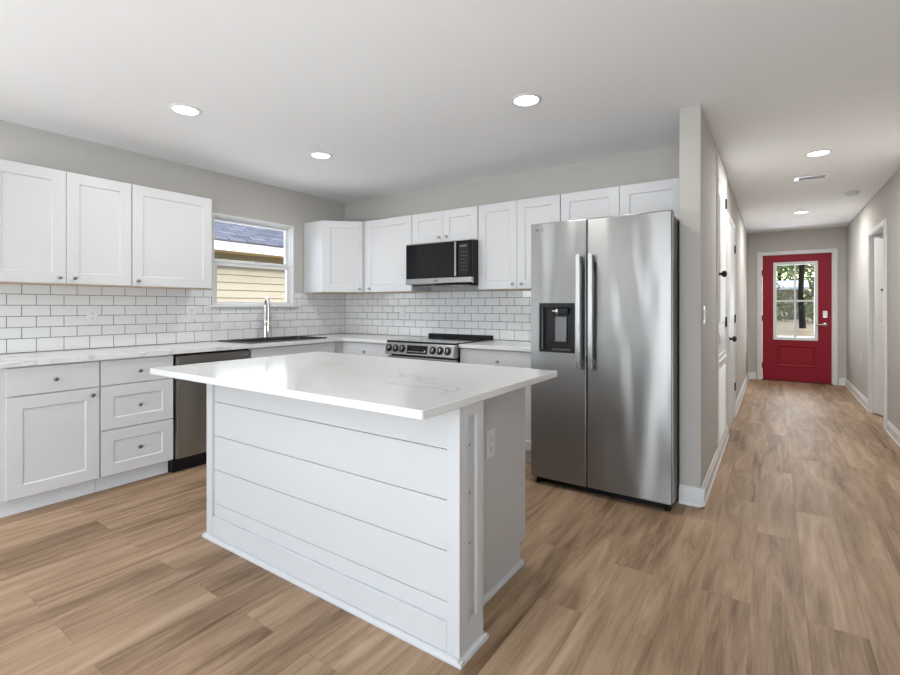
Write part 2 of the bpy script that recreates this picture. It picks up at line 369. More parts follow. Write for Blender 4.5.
# ------------------------------------------------------------------ subway tile backsplash
def tile_field(rects, to3, holes=(), off=0.0):
    """tiles in (u,z) clipped to rects; to3(u,z,d) maps to 3-D; rows at 1.013 + k*.0762"""
    b = MB(); G = .0019; P = .157; T = .007
    rows = [(.916, 1.013)] + [(1.013+.0762*k, 1.013+.0762*(k+1)) for k in range(0, 5)]
    for (u0, u1, z0, z1) in rects:
        for k, (a, c) in enumerate(rows):
            a2, c2 = max(a, z0), min(c, z1)
            if c2-a2 < .006: continue
            o = off + (P/2 if k % 2 else 0)
            i0 = math.floor((u0-o)/P) - 1
            for i in range(i0, i0 + int((u1-u0)/P) + 4):
                l, r_ = max(o+i*P, u0), min(o+(i+1)*P, u1)
                if r_-l < .008: continue
                l += G; r_ -= G; p, q = a2+G, c2-G; e = .0016
                lo = [b.bm.verts.new(to3(*v)) for v in ((l, p, 0), (r_, p, 0), (r_, q, 0), (l, q, 0))]
                mi = [b.bm.verts.new(to3(*v)) for v in ((l, p, T-e), (r_, p, T-e), (r_, q, T-e), (l, q, T-e))]
                hi = [b.bm.verts.new(to3(*v)) for v in ((l+e, p+e, T), (r_-e, p+e, T), (r_-e, q-e, T), (l+e, q-e, T))]
                for x, y in ((lo, mi), (mi, hi)):
                    for j in range(4): b.bm.faces.new((x[j], x[(j+1) % 4], y[(j+1) % 4], y[j]))
                b.bm.faces.new(hi)
    return b
TT = 1.386
# left wall: row phase fixed so that the 1.242-1.318 course has a joint at y=-2.749
LR = [(-3.9, -.008, .916, 1.2416), (-3.9, WY0, 1.2416, TT), (WY1, -.008, 1.2416, TT)]
r1 = thing('tile_backsplash', 'white subway tile backsplash with dark grout under the window wall cabinets', 'backsplash', (0, -1.9, .916))
tile_field(LR, lambda u, z, d: (.002+d, u, z), off=-2.749).build('tiles', 'tile', r1)
b = MB()
for u0, u1, z0, z1 in LR: b.box(.0005, .0065, u0, u1, z0, z1)
b.build('grout', 'grout', r1)
r2 = thing('tile_backsplash', 'white subway tile backsplash behind the cooking range', 'backsplash', (1.4, 0, .916))
BR = [(.009, 2.86, .916, TT), (1.292, 2.052, TT, 1.394)]
tile_field(BR, lambda u, z, d: (u, -.002-d, z), off=1.634-.0).build('tiles', 'tile', r2)
b = MB()
for u0, u1, z0, z1 in BR: b.box(u0, u1, -.0065, -.0005, z0, z1)
b.build('grout', 'grout', r2)

# ------------------------------------------------------------------ cabinets
def knob(O, Nn, parent, mat_='knob', r=.0135):
    MB().lathe(O, Nn, [(0, .007), (.002, .0075), (.004, .0055), (.012, .005), (.016, r*.75), (.020, r), (.025, r*.95), (.0275, r*.6), (.0285, 0)], 18).build('knob', mat_, parent, 40)
def front(kind, O, U, Nn, w, h, parent, knob_at=None, rail=.072, name=None):
    """a door or drawer front; O lower corner on the back plane; knob_at=(u,v)"""
    b = MB(); b.panel(O, U, Z_, Nn, w, h, rail=rail)
    d = b.build(name or kind, 'cab', parent)
    if knob_at: knob(O + U*knob_at[0] + Z_*knob_at[1] + Nn*.019, Nn, d)
    return d
B_, T_ = 1.384, 2.147
def upper(label, axis, a0, a1, z0, z1, doors, depth=.304, face=None):
    """axis 'x' = on the back wall, 'y' = on the left wall; doors = [(a0,a1,knob_a,knob_z)]"""
    c = (a0+a1)/2
    t = thing('wall_cabinet', label, 'cabinet', (c, 0, z0) if axis == 'x' else (0, c, z0), 'white shaker wall cabinets')
    g = .0006
    b = MB()
    if axis == 'x': b.box(a0+g, a1-g, -.009, -depth, z0+.006, z1, .001)
    else: b.box(.009, depth, a0+g, a1-g, z0+.006, z1, .001)
    b.build('body', 'cab', t)
    b = MB()
    if axis == 'x': b.box(a0+.003, a1-.003, -.012, -depth+.002, z0, z0+.006)
    else: b.box(.012, depth-.002, a0+.003, a1-.003, z0, z0+.006)
    b.build('bottom_panel', 'rawwood', t)
    for d0, d1, ka, kz in doors:
        if axis == 'x': O = Vector((d0, -depth-.0005, z0+.003)); U = X_; Nn = -Y_
        else: O = Vector((depth+.0005, d0, z0+.003)); U = Y_; Nn = X_
        front('door', O, U, Nn, d1-d0, z1-z0-.005, t, (ka-d0, kz-z0-.003))
    return t
upper('two-door wall cabinet at the left edge, left of the window', 'y', -3.235, -2.434, B_, T_, [(-3.232, -2.8325, -2.871, 1.427), (-2.8295, -2.436, -2.789, 1.427)])
upper('single wide door wall cabinet next to the window, left side', 'y', -2.4325, -1.822, B_, T_, [(-2.4305, -1.824, -2.397, 1.425)])
upper('single wide door wall cabinet between the corner cabinet and the microwave', 'x', .616, 1.289, B_, T_, [(.655, 1.285, .722, 1.424)])
upper('short two-door wall cabinet directly above the microwave', 'x', 1.2905, 2.0535, 1.837, T_, [(1.2925, 1.6655, 1.628, 1.896), (1.6685, 2.050, 1.714, 1.896)])
upper('tall two-door wall cabinet between the microwave and the refrigerator', 'x', 2.055, 2.8315, B_, T_, [(2.0585, 2.442, 2.408, 1.428), (2.445, 2.829, 2.492, 1.428)])
upper('short two-door wall cabinet above the refrigerator', 'x', 2.833, 3.764, 1.837, T_, [(2.836, 3.297, 3.262, 1.895), (3.3, 3.74, 3.34, 1.895)])
# diagonal corner
t = thing('corner_wall_cabinet', 'diagonal corner wall cabinet with one door, right of the window', 'cabinet', (.3, -.3, B_), 'white shaker wall cabinets')
P = [(.009, -.009), (.613, -.009), (.613, -.304), (.304, -.613), (.009, -.613)]
MB().prism(P, B_+.006, T_).build('body', 'cab', t)
MB().prism([(.014, -.012), (.61, -.012), (.61, -.302), (.302, -.61), (.014, -.61)], B_, B_+.006).build('bottom_panel', 'rawwood', t)
U = Vector((1, 1, 0)).normalized(); Nn = Vector((1, -1, 0)).normalized()
O = Vector((.304, -.613, B_+.003)) + U*.014 + Nn*.0005; w_ = math.hypot(.309, .309) - .028
front('door', O, U, Nn, w_, T_-B_-.005, t, (w_-.034, .038))

# base cabinets ------------------------------------------------------
def base(label, axis, a0, a1, fronts, depth=.610, kick=.545, group='white shaker base cabinets'):
    """fronts = [(kind, a0, a1, z0, z1, knob or None, rail)]"""
    c = (a0+a1)/2; t = thing('base_cabinet', label, 'cabinet', (c, -.3, 0) if axis == 'x' else (.3, c, 0), group)
    b = MB()
    if 'sink' in label:
        b.box(.012, depth, a0+.0006, a1-.0006, .105, .70, .001).box(depth-.018, depth, a0+.0006, a1-.0006, .70, .883).box(.012, depth-.018, a0+.0006, a0+.018, .70, .883).box(.012, depth-.018, a1-.018, a1-.0006, .70, .883)
    elif axis == 'x': b.box(a0+.0006, a1-.0006, -.012, -depth, .105, .883, .001)
    else: b.box(.012, depth, a0+.0006, a1-.0006, .105, .883, .001)
    b.build('body', 'cab', t)
    b = MB()
    if axis == 'x': b.box(a0+.001, a1-.001, -kick+.015, -kick, .0, .105)
    else: b.box(kick-.015, kick, a0+.001, a1-.001, .0, .105)
    b.build('toe_kick', 'kick', t)
    for kind, d0, d1, z0, z1, kn, rail in fronts:
        if axis == 'x': O = Vector((d0, -depth-.0005, z0)); U = X_; Nn = -Y_
        else: O = Vector((depth+.0005, d0, z0)); U = Y_; Nn = X_
        front(kind, O, U, Nn, d1-d0, z1-z0, t, (kn[0]-d0, kn[1]-z0) if kn else None, rail)
    return t
base('base cabinet at the left edge, one drawer over one door', 'y', -3.235, -2.743,
     [('drawer', -3.204, -2.7465, .711, .874, (-2.98, .79), 0), ('door', -3.204, -2.7465, .112, .704, (-2.79, .662), .072)])
base('base cabinet with three drawers, left of the dishwasher', 'y', -2.742, -2.282,
     [('drawer', -2.739, -2.2845, .711, .874, (-2.512, .79), 0), ('drawer', -2.739, -2.2845, .416, .704, (-2.512, .556), .072), ('drawer', -2.739, -2.2845, .112, .409, (-2.512, .264), .072)])
base('sink base cabinet with a plain false front beneath the window', 'y', -1.660, -.70,
     [('false_front', -1.656, -.735, .711, .874, None, 0), ('door', -1.656, -1.197, .112, .704, (-1.235, .65), .072), ('door', -1.194, -.735, .112, .704, (-1.155, .65), .072)])
base('base cabinet left of the range, one drawer over one door', 'x', .64, 1.286,
     [('drawer', .70, 1.283, .711, .874, (.945, .79), 0), ('door', .70, 1.283, .112, .704, (1.24, .66), .072)])
base('base cabinet between range and refrigerator, wide drawer over two doors', 'x', 2.0585, 2.842,
     [('drawer', 2.062, 2.825, .711, .874, (2.43, .79), 0), ('door', 2.062, 2.442, .112, .704, (2.405, .66), .072), ('door', 2.445, 2.825, .112, .704, (2.48, .66), .072)])
t = thing('corner_base_cabinet', 'blind corner base box beneath the worktop corner', 'cabinet', (.3, -.35, 0), 'white shaker base cabinets')
MB().box(.012, .610, -.698, -.012, .105, .883).build('body', 'cab', t); MB().box(.010, .639, -.609, -.013, .105, .88).build('filler', 'cab', t)

# worktops -----------------------------------------------------------
SKX0, SKX1, SKY0, SKY1 = .050, .556, -1.625, -.750
b = MB(); z0, z1 = .884, .914
b.box(.009, SKX0+.012, -3.28, -.0095, z0, z1).box(SKX1-.012, .648, -3.28, -.0095, z0, z1)
b.box(SKX0+.012, SKX1-.012, -3.28, SKY0+.012, z0, z1).box(SKX0+.012, SKX1-.012, SKY1-.012, -.0095, z0, z1)
b.box(.648, 1.287, -.648, -.0095, z0, z1)
bmesh.ops.remove_doubles(b.bm, verts=b.bm.verts, dist=.0001)
tag(b.build('worktop', 'quartz'), 'L-shaped white quartz worktop holding the black sink', 'worktop')
b = MB(); b.box(2.0575, 2.852, -.648, -.0095, z0, z1, .002)
tag(b.build('worktop', 'quartz'), 'short white quartz worktop between range and refrigerator', 'worktop')

# sink and faucet ------------------------------------------------------
s = thing('kitchen_sink', 'black composite drop-in sink set in the worktop below the window', 'sink', (.34, -1.12, .914))
b = MB(); bm = b.bm
def rring(x0, x1, y0, y1, z, r, n=5):
    out = []
    for cx, cy, a0 in ((x1-r, y1-r, 0), (x0+r, y1-r, 90), (x0+r, y0+r, 180), (x1-r, y0+r, 270)):
        for i in range(n+1): a = R(a0 + 90*i/n); out.append(bm.verts.new((cx+r*math.cos(a), cy+r*math.sin(a), z)))
    return out
rs = [rring(SKX0, SKX1, SKY0, SKY1, .9145, .03), rring(SKX0+.001, SKX1-.001, SKY0+.001, SKY1-.001, .921, .03), rring(SKX0+.006, SKX1-.006, SKY0+.006, SKY1-.006, .924, .03),
      rring(SKX0+.09, SKX1-.03, SKY0+.03, SKY1-.03, .923, .04), rring(SKX0+.094, SKX1-.034, SKY0+.034, SKY1-.034, .915, .04), rring(SKX0+.105, SKX1-.045, SKY0+.045, SKY1-.045, .74, .05),
      rring(SKX0+.13, SKX1-.07, SKY0+.07, SKY1-.07, .725, .05)]
for a, c in zip(rs, rs[1:]):
    for i in range(len(a)): bm.faces.new((a[i], a[(i+1) % len(a)], c[(i+1) % len(a)], c[i]))
bm.faces.new(rs[-1]); b.build('basin', 'sink', s, 35)
MB().lathe((.34, -1.12, .7255), (0, 0, 1), [(0, .045), (.002, .045), (.003, .03), (.001, .0)], 24).build('drain', 'chrome', s, 40)
FY, FX, FZ = -1.155, .098, .9245
f = thing('kitchen_faucet', 'brushed nickel pull-down gooseneck faucet behind the black sink', 'faucet', (FX, FY, FZ))
MB().lathe((FX, FY, FZ), (0, 0, 1), [(0, .030), (.006, .030), (.010, .025), (.05, .0235), (.10, .022), (.13, .022), (.14, .024), (.155, .024), (.165, .017)], 22).build('base', 'chrome', f, 40)
dirx = Vector((.93, -.36, 0)).normalized(); rr = .066
pts = [Vector((FX, FY, 1.07)), Vector((FX, FY, 1.15)), Vector((FX, FY, 1.250))]
for i in range(1, 15):
    a = math.pi*i/14; pts.append(Vector((FX, FY, 1.252)) + dirx*(rr - rr*math.cos(a)) + Z_*rr*math.sin(a))
e = Vector((FX, FY, 1.13)) + dirx*2*rr; pts.append(e)
MB().tube(pts, .0125, 14).build('spout', 'chrome', f, 60)
MB().tube([e, e-Z_*.02, e-Z_*.06, e-Z_*.115, e-Z_*.14+dirx*.004], [.015, .018, .018, .024, .022], 18).build('spray_head', 'chrome', f, 40)
b = MB()
for i in range(8):
    z = 1.085+.019*i; b.lathe((FX, FY, z), (0, 0, 1), [(0, .014), (.004, .0185), (.010, .0185), (.014, .014)], 16)
b.build('spring_collar', 'chrome', f, 40)
hd = Vector((.35, .93, 0)).normalized()
MB().tube([Vector((FX, FY, 1.015)), Vector((FX, FY, 1.015))+hd*.035, Vector((FX, FY, 1.025))+hd*.05, Vector((FX, FY, 1.075))+hd*.062], [.012, .011, .008, .006], 12).build('handle', 'chrome', f, 40)
MB().tube([Vector((FX, FY, 1.165)), Vector((FX, FY, 1.165))+dirx*.07, Vector((FX, FY, 1.165))+dirx*.12], .007, 10).build('docking_arm', 'chrome', f, 40)

# dishwasher -----------------------------------------------------------
d = thing('dishwasher', 'stainless steel dishwasher under the worktop, left of the sink', 'dishwasher', (.32, -1.97, 0))
MB().box(.02, .600, -2.279, -1.662, .04, .880).build('tub', 'blackp', d)
MB().box(.600, .645, -2.268, -1.668, .108, .796, .006, 2).build('door', 'steel_side', d)
MB().box(.600, .645, -2.268, -1.668, .799, .866, .006, 2).build('control_strip', 'steel_side', d)
MB().box(.53, .585, -2.272, -1.665, 0.0, .103).build('kick_plate', 'blackp', d)
for y in (-1.76, -1.735, -1.71): MB().box(.6452, .6462, y, y+.008, .832, .838).build('indicator', 'plate', d)

# range ----------------------------------------------------------------
s = thing('cooking_range', 'stainless steel slide-in electric range with black glass top', 'range', (1.672, -.33, 0))
MB().box(1.293, 2.053, -.632, -.02, .08, .908, .002).build('body', 'blackp', s)
MB().box(1.2925, 2.0535, -.700, -.058, .9095, .9225, .003, 2).build('cooktop', 'blackg', s)
bz = thing.__class__
ct = [c for c in s.children if c.name.startswith('cooktop')][0]
for bx, by, br_ in ((1.49, -.47, .105), (1.86, -.47, .09), (1.49, -.20, .08), (1.86, -.20, .105), (1.675, -.33, .055)):
    MB().lathe((bx, by, .9222), (0, 0, 1), [(0, br_), (.0006, br_), (.0006, br_-.002), (0, br_-.002)], 40).build('burner_ring', 'greypad', ct)
b = MB(); b.prism([(-.057, .912), (-.012, .912), (-.012, .955), (-.040, .955), (-.055, .946)], 1.295, 2.04, 'x').build('rear_vent', 'blackp', s)
b = MB(); b.prism([(-.632, .795), (-.714, .795), (-.722, .803), (-.700, .900), (-.694, .9085), (-.632, .9085)], 1.294, 2.052, 'x'); b.build('control_panel', 'steelp', s)
# frame on the sloping panel
pv = Vector((0, .022, .097)).normalized(); pn = Vector((0, -pv.z, pv.y))
PO = Vector((0, -.722, .803))
def onp(x, v, n=0): return PO + Vector((x, 0, 0)) + pv*v + pn*n
b = MB(); b.obox(PO, X_, pv, pn, 1.545, 1.774, .012, .086, .0002, .003, .001); dsp = b.build('display', 'blackg', s)
b = MB()
for i in range(9):
    b.obox(PO, X_, pv, pn, 1.562+.022*i, 1.574+.022*i, .028, .032, .0031, .0035)
b.obox(PO, X_, pv, pn, 1.742, 1.755, .030, .045, .0031, .0035)
b.build('display_marks', 'plate', dsp)
for kx in (1.332, 1.411, 1.490, 1.832, 1.909, 1.988):
    k_ = MB().lathe(onp(kx, .052, .0), pn, [(0, .026), (.004, .026), (.005, .0235), (.026, .021), (.029, .018), (.029, 0)], 26).build('knob', 'steelp', s, 35)
    MB().lathe(onp(kx, .052, .001), pn, [(0, .034), (.004, .034), (.0042, .025)], 26).build('bezel', 'blackp', k_, 35)
    MB().obox(onp(kx, .052, 0), X_, pv, pn, -.0045, .0045, -.021, .021, .027, .034, .001).build('grip', 'blackp', k_)
MB().box(1.297, 2.049, -.690, -.632, .225, .782, .004).build('oven_door', 'steelp', s)
od = [c for c in s.children if c.name.startswith('oven_door')][0]
MB().box(1.38, 1.965, -.6935, -.6905, .33, .64, .002).build('oven_window', 'blackg', od)
hb = MB(); hb.tube([(1.32, -.742, .752), (2.024, -.742, .752)], .014, 16); hb.box(1.335, 1.36, -.738, -.691, .742, .762, .003).box(1.985, 2.01, -.738, -.691, .742, .762, .003); hb.build('oven_handle', 'steelp', od, 40)
MB().box(1.297, 2.049, -.688, -.632, .085, .215, .004).build('storage_drawer', 'steelp', s)
for x in (1.32, 2.0):
    for y in (-.6, -.08): MB().lathe((x+.01, y, 0), (0, 0, 1), [(0, .02), (.01, .02), (.012, .01), (.081, .01)], 12).build('foot', 'blackp', s)

# microwave -------------------------------------------------------------
s = thing('microwave_oven', 'stainless and black over-the-range microwave under the short cabinet', 'microwave', (1.675, -.2, 1.443))
MX0, MX1, MF = 1.302, 2.056, -.430
MB().box(MX0+.002, MX1, -.012, MF+.03, 1.447, 1.8345, .002).build('body', 'blackp', s)
MB().box(MX0, 1.880, MF, MF+.03, 1.499, 1.824, .003).build('door', 'blackg', s)
dr = [c for c in s.children if c.name.startswith('door')][0]
MB().box(1.900, MX1, MF, MF+.03, 1.499, 1.824, .003).build('control_panel', 'blackg', s)
cp = [c for c in s.children if c.name.startswith('control_panel')][0]
b = MB(); b.box(1.915, 2.022, MF-.0004, MF-.0001, 1.525, 1.80)
for i in range(6):
    for j in range(3): b.box(1.935+.026*j, 1.947+.026*j, MF-.0010, MF-.0003, 1.56+.032*i, 1.565+.032*i)
b.box(1.93, 2.0, MF-.0010, MF-.0003, 1.770, 1.785); kp = b.build('keypad', 'blackp', cp); kp.data.materials.append(M['greypad'])
for f_ in kp.data.polygons:
    if f_.index >= 6: f_.material_index = 1
MB().box(MX0, MX1, MF-.001, MF+.03, 1.825, 1.8345, .001).build('top_trim', 'steelp', s)
b = MB(); b.prism([(MF+.03, 1.447), (MF+.008, 1.443), (MF-.003, 1.452), (MF-.003, 1.498), (MF+.03, 1.498)], MX0, MX1, 'x'); bt = b.build('bottom_trim', 'steelp', s)
text('LG', .019, (1.672, MF-.0036, 1.474), (R(90), 0, 0), 'darkgrey', bt)
MB().lathe((1.652, MF-.0030, 1.474), (0, -1, 0), [(0, .008), (.0006, .008), (.0006, 0)], 20).build('round_emblem', 'darkgrey', bt)
b = MB(); b.box(1.882, 1.900, MF-.022, MF-.008, 1.508, 1.818, .004, 2).box(1.884, 1.898, MF-.01, MF+.03, 1.512, 1.54, .002).box(1.884, 1.898, MF-.01, MF+.03, 1.79, 1.815, .002); b.build('handle', 'steelp', dr)
MB().box(MX0+.05, MX1-.05, -.40, -.06, 1.432, 1.4465, .002).build('underside_vent', 'blackp', s)
for i in range(2): MB().box(1.40+.30*i, 1.64+.30*i, -.36, -.16, 1.428, 1.4318).build('grease_filter', 'steelp', s)

# refrigerator -----------------------------------------------------------
s = thing('refrigerator', 'stainless side-by-side refrigerator with ice dispenser beside the wall end', 'refrigerator', (3.31, -.5, 0))
FX0, FX1, FS, FF, FZ0, FZ1 = 2.860, 3.768, 3.254, -.952, .052, 1.807
MB().box(FX0+.004, FX1-.004, FF+.085, -.035, .03, 1.785, .004).build('cabinet_body', 'darkgrey', s)
MB().box(FX0+.02, FX1-.02, FF+.10, FF+.07, .0, .058).build('base_grille', 'blackp', s)
b = MB(); b.box(FX0+.006, FX1-.004, FF+.060, FF+.086, FZ0+.01, FZ1-.01); b.build('door_gasket', 'blackp', s)
def door_slab(x0, x1, holes=None):
    b = MB(); bm = b.bm
    if not holes: b.box(x0, x1, FF, FF+.062, FZ0, FZ1, .007, 3); return b
    hx0, hx1, hz0, hz1 = holes
    xs = [x0, hx0, hx1, x1]; zs = [FZ0, hz0, hz1, FZ1]; vf = {}; vb = {}
    for i, x in enumerate(xs):
        for j, z in enumerate(zs): vf[i, j] = bm.verts.new((x, FF, z)); vb[i, j] = bm.verts.new((x, FF+.062, z))
    for i in range(3):
        for j in range(3):
            if (i, j) != (1, 1): bm.faces.new((vf[i, j], vf[i+1, j], vf[i+1, j+1], vf[i, j+1]))
            bm.faces.new((vb[i, j], vb[i, j+1], vb[i+1, j+1], vb[i+1, j]))
    for i in range(3):
        bm.faces.new((vf[i, 0], vb[i, 0], vb[i+1, 0], vf[i+1, 0])); bm.faces.new((vf[i, 3], vf[i+1, 3], vb[i+1, 3], vb[i, 3]))
        bm.faces.new((vf[0, i], vf[0, i+1], vb[0, i+1], vb[0, i])); bm.faces.new((vf[3, i], vb[3, i], vb[3, i+1], vf[3, i+1]))
    a = [vf[1, 1], vf[2, 1], vf[2, 2], vf[1, 2]]; c = [bm.verts.new((v.co.x, FF+.05, v.co.z)) for v in a]
    for i in range(4): bm.faces.new((a[i], a[(i+1) % 4], c[(i+1) % 4], c[i]))
    bm.faces.new(c)
    bm.normal_update()
    es = [e for e in bm.edges if len(e.link_faces) == 2 and e.calc_face_angle(0) > 1.2 and all(abs(v.co.y-FF) < 1e-5 for v in e.verts) and not all(v in a for v in e.verts)]
    bmesh.ops.bevel(bm, geom=es, offset=.006, segments=3, affect='EDGES'); return b
H = (2.925, 3.176, .922, 1.256)
ld = door_slab(FX0, FS-.004, H).build('door', 'steel', s, 50)
rd = door_slab(FS+.004, FX1).build('door', 'steel', s, 50)
b = MB(); x0, x1, z0, z1 = H
b.box(x0, x1, FF-.004, FF+.006, z1-.030, z1, .001).box(x0, x1, FF-.004, FF+.006, z0, z0+.014, .001).box(x0, x0+.012, FF-.004, FF+.006, z0+.014, z1-.030, .001).box(x1-.012, x1, FF-.004, FF+.006, z0+.014, z1-.030, .001)
dp = b.build('dispenser', 'blackp', ld)
b = MB(); b.box(x0+.010, x1-.010, FF+.040, FF+.049, z0+.01, z1-.02); b.box(x0+.085, x1-.05, FF+.012, FF+.04, z1-.075, z1-.031, .004); b.build('dispenser_recess', 'blackp', dp)
MB().box(x0+.10, x1-.065, FF+.028, FF+.036, z0+.07, z1-.09, .006, 2).build('dispenser_paddle', 'greypad', dp)
MB().lathe((x0+.125, FF+.008, z1-.052), (0, 0, -1), [(-.012, .012), (0, .016), (.012, .016), (.02, .010), (.03, .008)], 16).lathe((x0+.103, FF+.008, z1-.055), (-1, 0, 0), [(-.02, .010), (.01, .010), (.012, .004)], 14).build('dispenser_spout', 'chrome', dp, 40)
MB().box(x0+.09, x1-.03, FF+.004, FF+.04, z0+.014, z0+.024).build('drip_tray', 'darkgrey', dp)
for (x0, x1, dd) in ((3.202, 3.228, ld), (3.282, 3.308, rd)):
    b = MB(); b.box(x0, x1, FF-.060, FF-.048, .833, 1.572, .003, 2); hh = b.build('handle', 'steelp', dd)
    MB().box(x0+.003, x1-.002, FF-.049, FF-.030, .840, 1.565, .002).box(x0+.003, x1-.002, FF-.03, FF-.0005, .842, .885, .002).box(x0+.003, x1-.002, FF-.03, FF-.0005, 1.52, 1.563, .002).build('handle_core', 'darkgrey', hh)
text('LG', .022, (2.936, FF-.0006, 1.762), (R(90), 0, 0), 'greypad', ld)
MB().lathe((2.906, FF-.0001, 1.762), (0, -1, 0), [(0, .0095), (.0006, .0095), (.0006, 0)], 22).build('round_emblem', 'greypad', ld)
for x in (FX0+.035, FX1-.035): MB().lathe((x, FF+.05, 0), (0, 0, 1), [(0, .018), (.02, .018), (.022, .01), (.062, .01)], 14).build('foot', 'blackp', s)
for x in (FX0+.01, FX1-.09): MB().box(x, x+.08, FF+.064, FF+.12, FZ1-.017, FZ1+.010, .004).build('hinge_cover', 'darkgrey', s)

# ------------------------------------------------------------------ island
isl = thing('kitchen_island', 'white kitchen island with shiplap front and overhanging quartz top', 'island', (2.5, -2.3, 0))
IX0, IX1, IYF, IYP = 1.762, 3.362, -2.650, -2.487
# shiplap boards, one mesh
b = MB(); zz = [.045, .186, .366, .546, .726, .8830]
for a, c in zip(zz, zz[1:]): b.box(IX0+.02, IX1-.02, IYF+.014, IYF+.030, a+.0018, c-.0008, .0012)
b.build('shiplap_panel', 'island', isl)
MB().box(IX0+.004, IX1-.006, IYF+.0295, IYP, .0, .8825).build('pony_wall', 'island', isl)
for x, x9 in ((IX0-.010, IX0+.044), (IX1-.044, IX1+.010)): MB().box(x, x9, IYF, IYF+.029, .0, .8825, .0015).build('corner_board', 'island', isl)
MB().box(IX0+.044, IX1-.044, IYF+.001, IYF+.0285, .0, .122, .003).build('bottom_rail', 'island', isl)
MB().box(IX0+.044, IX1-.044, IYF+.006, IYF+.0285, .845, .8825, .0015).build('top_rail', 'island', isl)
# end post boards with sunk centre, both ends
for sx, xo in ((1, IX1), (-1, IX0)):
    xa, xb = (xo-.0055, xo+.010) if sx > 0 else (xo-.010, xo+.0035)
    b = MB(); b.box(xa, xb, IYF+.0292, IYF+.060, .0, .8825, .001).box(xa, xb, IYP-.045, IYP, .0, .8825, .001).box(xa, xb, IYF+.06, IYP-.045, .842, .8825, .001).box(xa, xb, IYF+.06, IYP-.045, 0, .115, .001)
    b.build('end_board', 'island', isl)
for z in (.732, .560, .378): MB().lathe((IX1-.006, -2.560, z), (1, 0, 0), [(0, .004), (.0006, .004), (.0008, 0)], 10).build('nail_head', 'slot', isl)
# base shoe moulding
def shoe(b, p, q, Nn, h=.020, t=.017):
    O = Vector((*p, 0)); U = Vector((*q, 0)) - O; Nn = Vector((*Nn, 0)); prof = [(0, 0), (t, 0), (t, .008), (t*.75, h*.75), (t*.3, h), (0, h)]
    a = [b.bm.verts.new(O + Nn*x + Z_*y) for x, y in prof]; c = [b.bm.verts.new(O + U + Nn*x + Z_*y) for x, y in prof]
    n = len(prof); b.bm.faces.new(a); b.bm.faces.new(c[::-1])
    for i in range(n): b.bm.faces.new((a[i], c[i], c[(i+1) % n], a[(i+1) % n]))
PX = 3.262
b = MB(); xe = IX1+.010; xw = IX0-.010
shoe(b, (xw-.012, IYF), (xe+.016, IYF), (0, -1)); shoe(b, (xe, IYF-.016), (xe, IYP+.006), (1, 0)); shoe(b, (PX+.02, IYP), (xe+.016, IYP), (0, 1)); shoe(b, (PX, IYP), (PX, -1.935), (1, 0)); shoe(b, (xw, IYF-.016), (xw, IYP), (-1, 0))
b.build('shoe_moulding', 'island', isl)
# cabinet carcass
MB().box(IX0+.08, PX-.019, IYP+.001, -1.905, .108, .8825).build('body', 'island', isl)
b = MB(); b.prism([(IYP+.001, 0), (-1.945, 0), (-1.945, .105), (-1.905, .105), (-1.905, .8825), (IYP+.001, .8825)], PX-.018, PX, 'x'); b.build('end_panel', 'island', isl)
MB().box(IX0+.08, PX-.019, -1.962, -1.947, 0, .107).build('toe_kick', 'kick', isl)
for i in range(3):
    a0 = IX0+.083+i*.4725; O = Vector((a0+.4695, -1.9045, .112))
    front('door', O, -X_, Y_, .4695, .592, isl, (.035 if i % 2 else .4345, .55))
    O = Vector((a0+.4695, -1.9045, .711)); front('drawer', O, -X_, Y_, .4695, .163, isl, (.235, .08), 0)
# top
b = MB(); bm = b.bm
def rect_top(x0, x1, y0, y1, z0, z1, e=.003, r=.008):
    prev = None; rs = []
    for z, m_ in ((z0, e), (z0+e, 0), (z1-e, 0), (z1, e)): 
        o_ = []
        for cx, cy, a0 in ((x1-r, y1-r, 0), (x0+r, y1-r, 90), (x0+r, y0+r, 180), (x1-r, y0+r, 270)):
            for i in range(5): a = R(a0+90*i/4); o_.append(bm.verts.new((cx+(r-m_)*math.cos(a), cy+(r-m_)*math.sin(a), z)))
        rs.append(o_)
    for a, c in zip(rs, rs[1:]):
        for i in range(len(a)): bm.faces.new((a[i], a[(i+1) % len(a)], c[(i+1) % len(a)], c[i]))
    bm.faces.new(rs[0][::-1]); bm.faces.new(rs[-1])
rect_top(1.605, 3.378, -2.868, -1.767, .883, .914)
b.build('countertop', 'quartz', isl, 40)

# ------------------------------------------------------------------ outlets and switches
def outlet(label, O, U, Nn, kind='outlet', group='white outlet plates', material='plate', w=.072, h=.117):
    t = thing(kind, label, kind.split('_')[-1], O, group)
    b = MB(); b.obox(O, U, Z_, Nn, -w/2, w/2, -h/2, h/2, .0005, .006, .002); b.build('plate', material, t)
    if kind == 'light_switch':
        MB().obox(O, U, Z_, Nn, -.016, .016, -.033, .033, .006, .0095, .0015).build('rocker', material, t)
    else:
        for z in (-.02, .02):
            f_ = MB().obox(O, U, Z_, Nn, -.0165, .0165, z-.014, z+.014, .006, .0078, .002).build('socket', material, t)
            MB().obox(O, U, Z_, Nn, -.008, -.0055, z-.003, z+.007, .0078, .0081).obox(O, U, Z_, Nn, .0055, .008, z-.003, z+.007, .0078, .0081).obox(O, U, Z_, Nn, -.002, .002, z-.010, z-.006, .0078, .0081).build('slots', 'slot', f_)
    return t
outlet('white outlet on the tiles above the three-drawer cabinet', Vector((.009, -2.578, 1.160)), Y_, X_)
outlet('white outlet on the tiles just left of the window', Vector((.009, -1.832, 1.18)), Y_, X_)
outlet('white outlet on the tiles between corner and range', Vector((.914, -.009, 1.162)), X_, -Y_)
outlet('white outlet on the end panel of the island', Vector((PX+.0, -2.243, .646)), Y_, X_)
